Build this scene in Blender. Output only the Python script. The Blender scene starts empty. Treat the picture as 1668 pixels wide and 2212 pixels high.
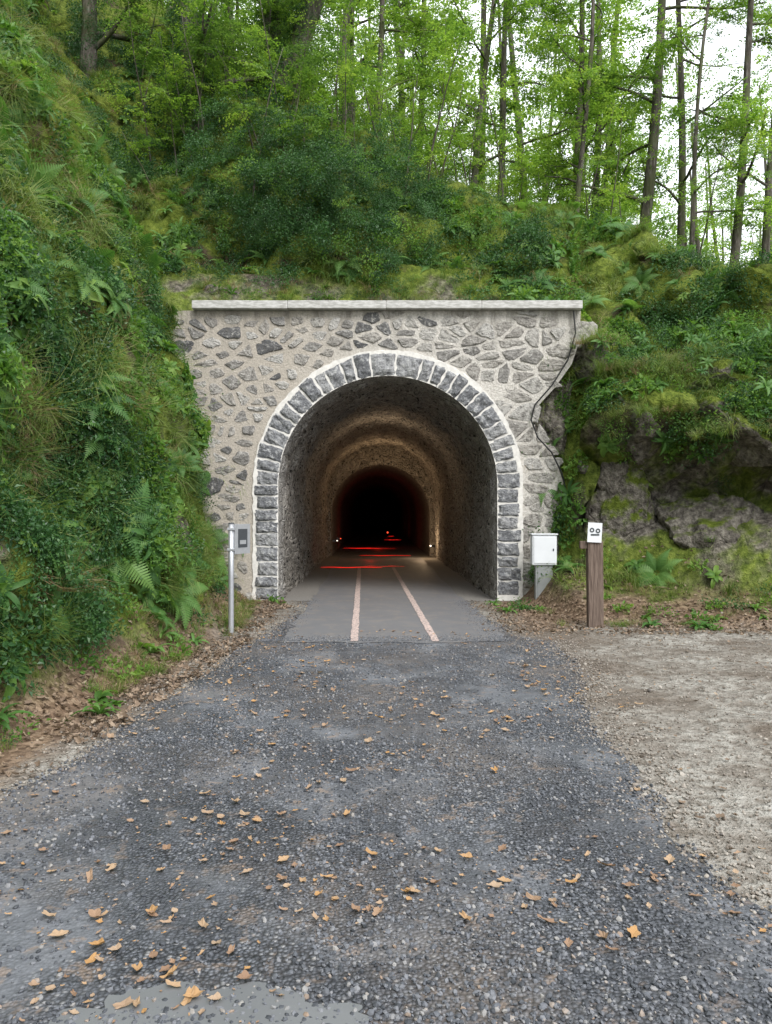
import bpy, bmesh, math, random
import numpy as np
from mathutils import Vector, Matrix, Euler
random.seed(7); rng=np.random.default_rng(7)
scene=bpy.context.scene
COL=scene.collection

# ---------------------------------------------------------------- noise
def _h(ix,iy,iz,seed):
    n=(ix*374761393+iy*668265263+iz*2147483647+seed*1274126177)&0xffffffff
    n=((n^(n>>13))*1274126177)&0xffffffff
    n=(n^(n>>16))&0xffff
    return n/65535.0
def vnoise(x,y,z,seed=0):
    x=np.asarray(x,float);y=np.asarray(y,float);z=np.asarray(z,float)
    x,y,z=np.broadcast_arrays(x,y,z)
    ix=np.floor(x).astype(np.int64);iy=np.floor(y).astype(np.int64);iz=np.floor(z).astype(np.int64)
    fx=x-ix;fy=y-iy;fz=z-iz
    fx=fx*fx*(3-2*fx);fy=fy*fy*(3-2*fy);fz=fz*fz*(3-2*fz)
    r=0
    for a in (0,1):
        for b in (0,1):
            for c in (0,1):
                w=(fx if a else 1-fx)*(fy if b else 1-fy)*(fz if c else 1-fz)
                r=r+w*_h(ix+a,iy+b,iz+c,seed)
    return r*2-1
def fbm(x,y,z=0.0,oct=4,seed=0):
    r=0;a=1;s=0;f=1
    for i in range(oct):
        r=r+a*vnoise(np.asarray(x)*f+i*17.3,np.asarray(y)*f+i*5.1,np.asarray(z)*f,seed+i);s+=a;a*=.5;f*=2.03
    return r/s

# ---------------------------------------------------------------- node helpers
def newmat(name):
    m=bpy.data.materials.new(name);m.use_nodes=True
    nt=m.node_tree;nt.nodes.clear()
    return m,nt
class N:
    def __init__(s,nt): s.nt=nt
    def n(s,t,**k):
        nd=s.nt.nodes.new(t)
        for a,b in k.items(): setattr(nd,a,b)
        return nd
    def l(s,a,b): s.nt.links.new(a,b)
    def inp(s,sock,v):
        if isinstance(v,bpy.types.NodeSocket): s.l(v,sock)
        else: sock.default_value=v
    def coord(s,which='Object'):
        return s.n('ShaderNodeTexCoord').outputs[which]
    def mapping(s,vec,scale=(1,1,1)):
        m=s.n('ShaderNodeMapping');s.l(vec,m.inputs[0]);m.inputs['Scale'].default_value=scale;return m.outputs[0]
    def warp(s,vec,scale,amt):
        t=s.n('ShaderNodeTexNoise');s.l(vec,t.inputs['Vector']);t.inputs['Scale'].default_value=scale;t.inputs['Detail'].default_value=2
        m=s.n('ShaderNodeVectorMath');m.operation='MULTIPLY_ADD';s.l(t.outputs['Color'],m.inputs[0]);m.inputs[1].default_value=(amt,amt,amt);s.l(vec,m.inputs[2]);return m.outputs[0]
    def noise(s,vec,scale,detail=3,rough=.55,dist=0):
        m=s.n('ShaderNodeTexNoise');s.l(vec,m.inputs['Vector']);m.inputs['Scale'].default_value=scale
        m.inputs['Detail'].default_value=min(detail,4);m.inputs['Roughness'].default_value=rough;m.inputs['Distortion'].default_value=dist
        return m.outputs['Fac']
    def vor(s,vec,scale,feature='F1',out='Distance',rand=1):
        m=s.n('ShaderNodeTexVoronoi');m.feature=feature;s.l(vec,m.inputs['Vector']);m.inputs['Scale'].default_value=scale
        m.inputs['Randomness'].default_value=rand
        return m.outputs[out]
    def ramp(s,fac,stops,interp='LINEAR'):
        r=s.n('ShaderNodeValToRGB');s.inp(r.inputs[0],fac);cr=r.color_ramp;cr.interpolation=interp
        while len(cr.elements)<len(stops): cr.elements.new(0.5)
        for e,(p,c) in zip(cr.elements,stops):
            e.position=p;e.color=(c if len(c)==4 else (*c,1)) if hasattr(c,'__len__') else (c,c,c,1)
        return r.outputs[0]
    def mix(s,fac,a,b,mode='MIX'):
        m=s.n('ShaderNodeMix');m.data_type='RGBA';m.blend_type=mode
        s.inp(m.inputs[0],fac)
        for sk,v in ((m.inputs[6],a),(m.inputs[7],b)):
            if isinstance(v,bpy.types.NodeSocket): s.l(v,sk)
            else: sk.default_value=(*v,1) if len(v)==3 else v
        return m.outputs[2]
    def math(s,op,a,b=0.0,clamp=False):
        m=s.n('ShaderNodeMath');m.operation=op;m.use_clamp=clamp;s.inp(m.inputs[0],a);s.inp(m.inputs[1],b);return m.outputs[0]
    def attr(s,name,out='Fac'):
        a=s.n('ShaderNodeAttribute');a.attribute_name=name;return a.outputs[out]
    def bump(s,h,strength=.5,dist=.02,normal=None):
        b=s.n('ShaderNodeBump');b.inputs['Strength'].default_value=strength;b.inputs['Distance'].default_value=dist
        s.l(h,b.inputs['Height'])
        if normal: s.l(normal,b.inputs['Normal'])
        return b.outputs[0]
    def out(s,col,rough=.9,normal=None,spec=.3,metal=0,emis=None,estr=0):
        p=s.n('ShaderNodeBsdfPrincipled')
        if isinstance(col,bpy.types.NodeSocket): s.l(col,p.inputs['Base Color'])
        else: p.inputs['Base Color'].default_value=(*col,1)
        s.inp(p.inputs['Roughness'],rough);p.inputs['Specular IOR Level'].default_value=spec;p.inputs['Metallic'].default_value=metal
        if normal: s.l(normal,p.inputs['Normal'])
        if emis: p.inputs['Emission Color'].default_value=(*emis,1);p.inputs['Emission Strength'].default_value=estr
        o=s.n('ShaderNodeOutputMaterial');s.l(p.outputs[0],o.inputs[0]);return p
def simple(name,col,rough=.7,metal=0,spec=.4,emis=None,estr=0,nscale=20,var=.25,bump=.0):
    m,nt=newmat(name);g=N(nt)
    c=g.coord();n=g.noise(c,nscale,4)
    cc=g.mix(n,tuple(v*(1-var) for v in col),tuple(min(1,v*(1+var)) for v in col))
    g.out(cc,rough,g.bump(n,bump,.01) if bump else None,spec,metal,emis,estr);return m
def leafmat(name,cols,trans=.4,rough=.5,tmul=1.5):
    m,nt=newmat(name);g=N(nt)
    oi=g.n('ShaderNodeObjectInfo').outputs['Random']
    a=g.attr('lv')
    f=g.math('ADD',g.math('MULTIPLY',oi,.6),g.math('MULTIPLY',a,.4))
    k=len(cols);c=g.ramp(f,[(i/(k-1)*.8+.1,cols[i]) for i in range(k)])
    p=g.n('ShaderNodeBsdfPrincipled');g.l(c,p.inputs['Base Color']);p.inputs['Roughness'].default_value=rough;p.inputs['Specular IOR Level'].default_value=.3
    t=g.n('ShaderNodeBsdfTranslucent');g.l(g.mix(1.0,c,(tmul,tmul*1.05,tmul*.5),'MULTIPLY'),t.inputs[0])
    mx=g.n('ShaderNodeMixShader');mx.inputs[0].default_value=trans;g.l(p.outputs[0],mx.inputs[1]);g.l(t.outputs[0],mx.inputs[2])
    o=g.n('ShaderNodeOutputMaterial');g.l(mx.outputs[0],o.inputs[0]);return m

# ---------------------------------------------------------------- mesh helpers
def mesh_obj(name,verts,faces,mat=None,smooth=False,attrs=None,link=True,parent=None):
    me=bpy.data.meshes.new(name);me.from_pydata([tuple(map(float,v)) for v in verts],[],[tuple(map(int,f)) for f in faces]);me.update()
    if attrs:
        for k,v in attrs.items():
            a=me.attributes.new(k,'FLOAT','POINT');a.data.foreach_set('value',np.asarray(v,dtype=np.float32))
    if mat: me.materials.append(mat)
    if smooth: me.polygons.foreach_set('use_smooth',[True]*len(me.polygons))
    ob=bpy.data.objects.new(name,me)
    if link: COL.objects.link(ob)
    if parent: ob.parent=parent
    return ob
def box(name,x0,x1,y0,y1,z0,z1,mat,bev=.005,parent=None,rot=None,seg=2):
    bm=bmesh.new();bmesh.ops.create_cube(bm,size=1)
    for v in bm.verts: v.co=Vector((v.co.x*(x1-x0),v.co.y*(y1-y0),v.co.z*(z1-z0)))
    if bev: bmesh.ops.bevel(bm,geom=bm.edges[:],offset=bev,segments=seg,affect='EDGES',profile=.6)
    me=bpy.data.meshes.new(name);bm.to_mesh(me);bm.free();me.materials.append(mat)
    ob=bpy.data.objects.new(name,me);COL.objects.link(ob);ob.location=((x0+x1)/2,(y0+y1)/2,(z0+z1)/2)
    if rot: ob.rotation_euler=rot
    if parent: ob.parent=parent
    return ob
def empty(name,loc=(0,0,0)):
    e=bpy.data.objects.new(name,None);COL.objects.link(e);e.location=(0,0,0);return e
def tube(verts,faces,path,radii,seg=8,noise=0,seed=0):
    b=len(verts);path=[Vector(p) for p in path]
    for i,p in enumerate(path):
        t=(path[min(i+1,len(path)-1)]-path[max(i-1,0)]).normalized()
        u=t.cross(Vector((0.13,1,0.07))).normalized();w=t.cross(u)
        for k in range(seg):
            a=2*math.pi*k/seg;r=radii[i]*(1+noise*(random.random()-.5))
            verts.append(p+u*math.cos(a)*r+w*math.sin(a)*r)
    for i in range(len(path)-1):
        for k in range(seg):
            a=b+i*seg+k;c=b+i*seg+(k+1)%seg
            faces.append((a,c,c+seg,a+seg))
    faces.append(tuple(b+(len(path)-1)*seg+k for k in range(seg)))

# ---------------------------------------------------------------- terrain function
def sstep(a,b,t):
    t=np.clip((t-a)/(b-a),0,1);return t*t*(3-2*t)
def footL(y): return np.interp(y,[-40,0,3,6,9.5,13,14],[-4.5,-3.2,-2.75,-2.4,-2.05,-2.3,-2.4])
def Hcap(x): return np.interp(x,[-40,-12,-6,-2,.7,4,5,7,9,14,60],[36,21,15.0,10.8,9.0,7.2,6.2,4.9,3.8,3.0,2.5])
def height(x,y,detail=True):
    x=np.asarray(x,float);y=np.asarray(y,float)
    wob=.25*fbm(x*.0+3,y*.6,0,3,11)
    dl=footL(y)+wob*sstep(13.2,12,y)-x
    hL=np.interp(dl,[-1,0,.25,.6,1.5,2.5,4,8,16,60],[0,0,.2,1.0,4.4,6.8,9.6,17,28,38])
    cap=Hcap(x)+.12*np.clip(y-17,0,60)
    t=np.clip(y-13.5,0,200)
    hb=4.97+1.35*t
    hb=np.minimum(hb,cap)
    yg=np.interp(x,[2.6,2.95,3.3,4,5,6.5,9,14,60],[14.5,12.85,12.25,11.7,11.0,10.3,9.5,8,2])
    u=(y-yg)*.87
    hr=np.interp(u,[-.05,0,.25,.8,2,60],[0,.1,1.5,2.9,4.5,60])
    hr=np.minimum(hr,cap)
    hr=hr*sstep(2.3,2.95,x)
    yf=np.interp(x,[2.2,2.8,5,8,14,60],[13,10.5,9.6,8.6,7.2,2])
    gentle=.28*np.clip(y-yf,0,2.2)*sstep(1.9,2.7,x)
    back=(y>13.25)&(x<3.4)
    hB=np.where(back,hb,hr+gentle)
    h=np.maximum(hL,hB)
    if detail:
        m=sstep(.15,1.5,h)
        h=h+m*(.75*fbm(x*.8,y*.8,0,4,3)+.15*fbm(x*4,y*4,0,3,5))*np.where(back&(y<14.2)&(x>-3.6),.12,1)
        flat=(1-m)*sstep(1.7,2.6,x)+(1-m)*sstep(-2.1,-2.4,x)
        h=h+flat*(.04*fbm(x*1.5,y*1.5,0,4,9)+.014*fbm(x*6,y*6,0,3,19))
    return h
def axis(lo,hi,step,far,n):
    a=np.arange(lo,hi+1e-6,step)
    g=np.geomspace(step,far,n).cumsum();g=g/g[-1]*far
    return np.concatenate([(lo-g)[::-1],a,hi+g])
xs=axis(-9.5,9.5,.08,260,34)
ys=axis(2.5,20.0,.08,260,34)
X,Y=np.meshgrid(xs,ys)
Z=height(X,Y)
keep=~((Y>12.4)&(Y<14.3)&(X<3.5)&(X>-4.2))
m=sstep(.3,1.5,Z)*keep*(np.abs(X)<30)
DX=m*(.85*fbm(X*.3,Y*1.1,Z*1.1,4,21)+.16*fbm(X*4,Y*4,Z*4,3,22)); DY=m*(.55*fbm(X*1.1,Y*.3,Z*1.1,4,31)+.16*fbm(X*4,Y*4,Z*4,3,32))
rb=sstep(3.1,3.9,X)*(Y<13.5)
shelf=.18*np.sin(X*2.1)
DY-=rb*m*.85*np.exp(-((Z-3.1-shelf)/.5)**2)
DY+=rb*m*.95*np.exp(-((Z-1.8)/.6)**2)
DZ=-rb*m*.15*np.exp(-((Z-2.4)/.4)**2)
XX=X+DX;YY=Y+DY;ZZ=Z+DZ
ny,nx=X.shape
V=np.stack([XX.ravel(),YY.ravel(),ZZ.ravel()],1)
F=[]
for j in range(ny-1):
    for i in range(nx-1):
        if abs(X[j,i]+.05)<2.42 and 13.0<Y[j,i]<13.4:
            q=(Z[j,i],Z[j+1,i],Z[j,i+1],Z[j+1,i+1])
            if max(q)-min(q)>1.5: continue
        a=j*nx+i;F.append((a,a+1,a+nx+1,a+nx))
xr_,yr_,zr_=X.ravel(),Y.ravel(),Z.ravel()
veg=sstep(.12,.5,zr_+.15*fbm(xr_*2,yr_*2,0,3,77))
lit=np.clip(sstep(1.0,.1,zr_)*(sstep(-1.85,-2.25,xr_+.25*fbm(xr_*2,yr_*2,0,3,18))+sstep(9.5,10.6,yr_+.6*fbm(xr_,yr_,0,3,8))*sstep(1.4,2.2,xr_)),0,1)
rockp=fbm(xr_*.8,yr_*.8,zr_*.9,3,88)
rocky=np.clip(sstep(3.0,3.4,xr_)*(yr_<13.6)*np.exp(-((zr_-1.65)/.95)**2)*1.6
   +(yr_>13.2)*(yr_<15.0)*(xr_<1.5)*(xr_>-4.5)*sstep(5.9,5.4,zr_+.5*rockp)*(zr_>4)*.8
   +sstep(.28,.42,rockp)*(zr_>1)*(xr_<-2)*(yr_<13.5)*.9,0,1)

tm,nt=newmat('terrain_soil_moss');g=N(nt)
c=g.coord()
n1=g.noise(c,1.3,4,.6);n2=g.noise(c,9,4,.7)
moss=g.ramp(n2,[(.3,(.035,.055,.01)),(.5,(.10,.135,.02)),(.7,(.18,.22,.04))])
soil=g.ramp(n2,[(.3,(.02,.016,.011)),(.6,(.075,.058,.036)),(.75,(.14,.115,.08))])
rock=g.ramp(n2,[(.3,(.03,.027,.024)),(.5,(.12,.107,.09)),(.72,(.30,.275,.235))])
rockm=g.mix(g.ramp(n1,[(.44,0),(.56,.95)]),rock,moss)
vg=g.mix(g.ramp(n1,[(.36,0),(.46,1)]),soil,moss)
vg=g.mix(g.attr('rocky'),vg,rockm)
dirt=g.mix(g.ramp(g.noise(c,.8,4,.65),[(.42,0),(.60,1)]),(.16,.135,.11),(.34,.325,.29))
dirt=g.mix(g.ramp(n2,[(.38,.75),(.58,0)]),dirt,(.11,.09,.07))
litc=g.ramp(g.vor(c,26,'F1','Color'),[(.0,(.07,.045,.03)),(.5,(.17,.115,.075)),(1,(.30,.22,.15))])
base=g.mix(g.attr('lit'),dirt,litc)
col=g.mix(g.attr('veg'),base,vg)
g.out(col,.95,g.bump(n2,1,.08),.15)
terrain=mesh_obj('ground',V,F,tm,True,{'veg':veg,'lit':lit,'rocky':rocky})

Fa=np.array(F);P=[V[Fa[:,k]] for k in range(4)]
d1=P[2]-P[0];d2=P[3]-P[1];nrm=np.cross(d1,d2);area=np.linalg.norm(nrm,axis=1)/2;nrm=nrm/(2*area[:,None]+1e-12)
cen=(P[0]+P[1]+P[2]+P[3])/4
frock=rocky[Fa].mean(1);bare=(1-np.clip(frock,0,1))**2
def sample(n,weight):
    w=area*weight;w=w/w.sum();idx=rng.choice(len(w),n,p=w)
    a=rng.random(n)[:,None];b=rng.random(n)[:,None]
    p=P[0][idx]*(1-a)*(1-b)+P[1][idx]*a*(1-b)+P[2][idx]*a*b+P[3][idx]*(1-a)*b
    return p,nrm[idx]

# ---------------------------------------------------------------- instancing
def scatter(name,pts,rots,scl,idx,coll,parent=None):
    me=bpy.data.meshes.new(name);me.from_pydata([tuple(map(float,p)) for p in pts],[],[])
    a=me.attributes.new('rot','FLOAT_VECTOR','POINT');a.data.foreach_set('vector',np.asarray(rots,dtype=np.float32).ravel())
    a=me.attributes.new('scl','FLOAT','POINT');a.data.foreach_set('value',np.asarray(scl,dtype=np.float32))
    a=me.attributes.new('idx','INT','POINT');a.data.foreach_set('value',np.asarray(idx,dtype=np.int32))
    ob=bpy.data.objects.new(name,me);COL.objects.link(ob)
    ng=bpy.data.node_groups.new('scatter_'+name,'GeometryNodeTree')
    ng.interface.new_socket('Geometry',in_out='INPUT',socket_type='NodeSocketGeometry')
    ng.interface.new_socket('Geometry',in_out='OUTPUT',socket_type='NodeSocketGeometry')
    nd=ng.nodes;L=ng.links
    gi=nd.new('NodeGroupInput');go=nd.new('NodeGroupOutput')
    ip=nd.new('GeometryNodeInstanceOnPoints');ci=nd.new('GeometryNodeCollectionInfo')
    ci.inputs['Collection'].default_value=coll;ci.inputs['Separate Children'].default_value=True;ci.inputs['Reset Children'].default_value=True
    def na(nm,t):
        q=nd.new('GeometryNodeInputNamedAttribute');q.data_type=t;q.inputs['Name'].default_value=nm;return [o for o in q.outputs if o.enabled][0]
    e=nd.new('FunctionNodeEulerToRotation')
    L.new(na('rot','FLOAT_VECTOR'),e.inputs[0]);L.new(e.outputs[0],ip.inputs['Rotation'])
    L.new(na('scl','FLOAT'),ip.inputs['Scale']);L.new(na('idx','INT'),ip.inputs['Instance Index'])
    ip.inputs['Pick Instance'].default_value=True
    L.new(gi.outputs[0],ip.inputs['Points']);L.new(ci.outputs[0],ip.inputs['Instance']);L.new(ip.outputs[0],go.inputs[0])
    md=ob.modifiers.new('scatter','NODES');md.node_group=ng
    if parent: ob.parent=parent
    return ob
def collection(name,obs):
    c=bpy.data.collections.new(name)
    for o in obs: c.objects.link(o)
    return c
def align(dirs):
    out=[]
    for d in dirs:
        q=Vector(d).to_track_quat('Z','Y').to_matrix()@Matrix.Rotation(random.random()*6.283,3,'Z')
        out.append(tuple(q.to_euler()))
    return out

# ---------------------------------------------------------------- plant sources
def leaf(vs,fs,lv,pos,d,up,L,W,val,fold=.25):
    d=d.normalized();s=d.cross(up)
    if s.length<1e-4: s=d.cross(Vector((1,0,0)))
    s.normalize();n=s.cross(d)
    b=len(vs)
    vs+= [pos,pos+d*L*.4+s*W*.5+n*fold*W,pos+d*L*.4-s*W*.5+n*fold*W,pos+d*L-n*L*.12]
    fs+=[(b,b+1,b+3),(b,b+3,b+2)]
    lv+=[val]*4
def rv(s=1): return Vector((random.uniform(-1,1),random.uniform(-1,1),random.uniform(-1,1)))*s
def grass(name,mat,n=45,L=.38,W=.008,spread=.12,droop=1.0):
    vs=[];fs=[];lv=[]
    for _ in range(n):
        a=random.random()*6.283;r=random.random()*spread;p=Vector((math.cos(a)*r,math.sin(a)*r,-.03))
        a+=random.uniform(-.6,.6);l=L*random.uniform(.5,1.2);out=Vector((math.cos(a),math.sin(a),0));s=Vector((-math.sin(a),math.cos(a),0))
        el=random.uniform(.9,1.5);val=random.random();w=W*random.uniform(.7,1.3);b=len(vs);seg=3
        for k in range(seg+1):
            ww=w*(1-k/seg)*.5+.0006
            vs+=[p+s*ww,p-s*ww];lv+=[val,val]
            p=p+(out*math.cos(el)+Vector((0,0,math.sin(el))))*(l/seg);el-=droop*random.uniform(.5,1.1)
        for k in range(seg): fs.append((b+2*k,b+2*k+1,b+2*k+3,b+2*k+2))
    return mesh_obj(name,vs,fs,mat,False,{'lv':lv},False)
def fern(name,mat,nf=9,L=.6):
    vs=[];fs=[];lv=[]
    for i in range(nf):
        a=i/nf*6.283+random.uniform(-.3,.3);out=Vector((math.cos(a),math.sin(a),0));s=Vector((-math.sin(a),math.cos(a),0))
        l=L*random.uniform(.7,1.15);el=random.uniform(.7,1.2);p=Vector((0,0,0));val=random.random();seg=20
        for k in range(seg):
            d=out*math.cos(el)+Vector((0,0,math.sin(el)));q=p+d*(l/seg)
            b=len(vs);vs+=[p+s*.003,p-s*.003,q-s*.003,q+s*.003];lv+=[val]*4;fs.append((b,b+1,b+2,b+3))
            t=k/seg
            if k>1:
                w=l*.26*math.sin(math.pi*min(1,(t+.12))**.8)*(1-.5*t)+.01
                for sg in (1,-1):
                    dd=(s*sg+d*.35-Vector((0,0,.15))).normalized()
                    bw=l/seg*.46
                    b=len(vs);vs+=[q-d*bw,q+d*bw,q+dd*w*.6+d*bw*.8,q+dd*w,q+dd*w*.6-d*bw*.7];lv+=[min(1,max(0,val+random.uniform(-.15,.15)))]*5
                    fs.append((b,b+1,b+2,b+3,b+4))
            p=q;el-=random.uniform(.05,.12)
    return mesh_obj(name,vs,fs,mat,False,{'lv':lv},False)
def clump(name,mat,n=150,R=.32,L=.06,W=.04,flat=.75):
    vs=[];fs=[];lv=[]
    for _ in range(n):
        d=rv().normalized();d.z=abs(d.z)
        p=Vector((d.x*R,d.y*R,d.z*R*flat))*random.uniform(.3,1.15)*random.uniform(.75,1.1)
        dd=(d+rv(.8)-Vector((0,0,.3))).normalized()
        leaf(vs,fs,lv,p,dd,(d+rv(.5)),L*random.uniform(.6,1.3),W*random.uniform(.7,1.2),random.random())
    return mesh_obj(name,vs,fs,mat,False,{'lv':lv},False)
def rosette(name,mat,n=9,L=.28,W=.085):
    vs=[];fs=[];lv=[]
    for i in range(n):
        a=i*2.4+random.uniform(-.3,.3);out=Vector((math.cos(a),math.sin(a),0));s=Vector((-math.sin(a),math.cos(a),0))
        el=random.uniform(.4,1.3);p=Vector((0,0,0));l=L*random.uniform(.6,1.15);w=W*random.uniform(.7,1.2);b=len(vs);val=random.random();seg=6
        for k in range(seg+1):
            t=k/seg;ww=w*.5*math.sin(math.pi*(t*.93+.05))**.8+.001;nn=out*(-math.sin(el))+Vector((0,0,math.cos(el)))
            vs+=[p+s*ww+nn*ww*.35,p,p-s*ww+nn*ww*.35];lv+=[val]*3
            p=p+(out*math.cos(el)+Vector((0,0,math.sin(el))))*(l/seg);el-=.28
        for k in range(seg): q=b+3*k;fs+=[(q,q+1,q+4,q+3),(q+1,q+2,q+5,q+4)]
    return mesh_obj(name,vs,fs,mat,True,{'lv':lv},False)
def spray(name,mat,n=120,R=.75,L=.085,W=.05):
    vs=[];fs=[];lv=[]
    nb=9
    for i in range(nb):
        a=random.uniform(-1.2,1.2);p=Vector((random.uniform(-R*.6,R*.3),0,0));d=Vector((math.cos(a),math.sin(a),random.uniform(-.15,.2)))
        ln=R*random.uniform(.5,1)
        b=len(vs);e=p+d*ln;vs+=[p,p+Vector((0,.012,.0)),e,e+Vector((0,.002,0.004))];fs.append((b,b+1,b+3,b+2));lv+=[0]*4
        for k in range(n//nb):
            t=(k+random.random())/(n//nb);q=p+d*ln*t-Vector((0,0,.12*t*t));sg=1 if k%2 else -1
            sd=Vector((-d.y,d.x,0))*sg
            leaf(vs,fs,lv,q+rv(.03),(sd+d*.6+rv(.35)-Vector((0,0,.25))),Vector((0,0,1))+rv(.45),L*random.uniform(.6,1.25),W*random.uniform(.7,1.25),random.random(),.15)
    return mesh_obj(name,vs,fs,mat,False,{'lv':lv},False)
def dryleaf(name,mat,L=.06,W=.04,curl=.3,seed=0):
    rr=random.Random(seed);vs=[(0,0,.004)];fs=[];K=18
    for k in range(K):
        t=k/K*6.283;lob=1+.14*math.sin(t*4+seed)+rr.uniform(-.2,.2)
        x=math.cos(t)*L*.5*lob*(1.2 if k==0 else 1);y=math.sin(t)*W*.5*lob
        vs.append((x,y,.003+curl*(abs(y)*.7+.5*x*x/L)+rr.uniform(0,.005)))
    for k in range(K): fs.append((0,1+k,1+(k+1)%K))
    b=len(vs);vs+=[(L*.5,-.001,.004),(L*.5,.001,.004),(L*.8,.004,.008)];fs.append((b,b+1,b+2))
    return mesh_obj(name,vs,fs,mat,False,{'lv':[rr.random()]*len(vs)},False)

mg=leafmat('grass_blades',[(.06,.105,.02),(.11,.175,.035),(.18,.25,.06),(.28,.29,.11)],.35)
mgd=leafmat('dry_grass',[(.15,.10,.05),(.25,.18,.10),(.34,.26,.15)],.25)
mf=leafmat('fern_fronds',[(.045,.12,.03),(.085,.19,.045),(.15,.27,.07)],.35)
mi=leafmat('ivy_leaves',[(.02,.06,.02),(.04,.105,.032),(.075,.16,.048)],.25,.35)
ml=leafmat('bright_leaves',[(.06,.14,.028),(.11,.22,.04),(.19,.30,.06)],.4)
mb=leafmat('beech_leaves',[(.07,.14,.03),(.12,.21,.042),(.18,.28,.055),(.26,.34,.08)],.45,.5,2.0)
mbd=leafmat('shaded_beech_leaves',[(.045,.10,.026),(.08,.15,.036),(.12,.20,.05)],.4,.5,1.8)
mdl=leafmat('dead_leaves',[(.11,.07,.045),(.20,.125,.08),(.28,.18,.115),(.36,.265,.18),(.38,.22,.09)],.1,.8,1)
mdl2=leafmat('brown_litter',[(.08,.055,.038),(.16,.115,.08),(.26,.19,.135),(.38,.31,.23)],.1,.8,1)

C_grass=collection('grass_src',[grass('grass_a',mg),grass('grass_b',mg,35,.5,.009,.1,1.2),grass('grass_c',mg,60,.22,.006,.14,.7),grass('grass_d',mgd,30,.42,.007,.12,1.3),grass('grass_e',mg,40,.7,.007,.16,.9),grass('grass_f',mgd,36,.6,.006,.16,.9)])
C_fern=collection('fern_src',[fern('fern_a',mf),fern('fern_b',mf,7,.75),fern('fern_c',mf,11,.45)])
C_clump=collection('leafclump_src',[clump('clump_a',mi,120),clump('clump_b',mi,130,.36,.05,.035),clump('clump_c',ml,100,.3,.06,.035),clump('clump_d',ml,50,.25,.11,.07),clump('clump_e',mi,150,.3,.035,.028),rosette('clump_f',ml),rosette('clump_g',mf,12,.36,.07)])
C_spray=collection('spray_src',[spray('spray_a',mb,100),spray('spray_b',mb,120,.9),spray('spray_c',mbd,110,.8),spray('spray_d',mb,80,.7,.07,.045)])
C_dry=collection('dryleaf_src',[dryleaf('dl_a',mdl,.06,.042,.5,1),dryleaf('dl_b',mdl,.055,.045,.9,2),dryleaf('dl_c',mdl,.04,.03,.3,3),dryleaf('dl_d',mdl,.075,.03,.7,4)])
C_lit=collection('litter_src',[dryleaf('ll_a',mdl2,.06,.04,.5,5),dryleaf('ll_b',mdl2,.07,.045,.8,6),dryleaf('ll_c',mdl2,.05,.04,.4,7)])

def euler_rand(n,tilt=.3):
    return np.stack([rng.normal(0,tilt,n),rng.normal(0,tilt,n),rng.random(n)*6.283],1)

cx,cy,cz=cen.T
vis=((cy>2.6)&(cy<21)&(cx>-.62*cy-3.5)&(cx<.55*cy+2)&(cx>-13)&(cx<10)&(cz<1.5+.8*cy)).astype(float)
hidden_floor=(np.abs(cx+.05)<2.3)&(cy<13.6)
wveg=vis*sstep(.25,.6,cz)*(~hidden_floor)
nearw=np.clip(12/np.maximum(cy,4),.4,1.6)
nz=fbm(cx*.9,cy*.9,cz*.9,3,51)
gz=fbm(cx*2.2,cy*2.2,cz*2.2,3,57)
leftb=((cx<-1.9)&(cy<13.2))
p,n=sample(6500,wveg*nearw*np.clip(.3+1.9*nz,.04,1.5)*np.clip(.4+2.6*gz,.01,1.5)*bare)
d=n*.55+np.array([0,0,.75])+rng.normal(0,.18,n.shape)
k=fbm(p[:,0]*.6,p[:,1]*.6,p[:,2]*.6,2,61)
idx=np.where(rng.random(len(p))<np.clip(.05+.4*k,.02,.4),3,rng.integers(0,3,len(p)))
scatter('bank_grass',p,align(d),rng.uniform(.5,1.05,len(p)),idx,C_grass)
p,n=sample(1000,leftb*wveg*nearw*np.clip(-.05+2.4*gz,.003,1.5)*(cz>.6))
d=n*.95+np.array([0,0,-.15])+rng.normal(0,.25,n.shape)
scatter('hanging_grass',p,align(d),rng.uniform(.45,.9,len(p)),rng.choice([4,4,4,5],len(p)),C_grass)
p,n=sample(6600,wveg*nearw*np.clip(.4-1.7*nz,.05,1.4)*np.clip(.7-1.6*gz,.06,1.6)*(bare+.03))
d=n*.9+np.array([0,0,.3])+rng.normal(0,.2,n.shape)
dark=fbm(p[:,0]*.5+9,p[:,1]*.5,p[:,2]*.5,3,62)+np.where((p[:,1]>13.3)&(p[:,0]<1.2),.2,-.02)-np.where(p[:,0]>3,.1,0)
idx=np.where(dark>.02,rng.choice([0,1,4,1,5],len(p)),rng.choice([2,3,2,5,6,1],len(p)))
scatter('ivy_and_bramble',p+n*.05,align(d),rng.uniform(.35,1.0,len(p)),idx,C_clump)
pts=[];dr=[];sc=[]
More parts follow.
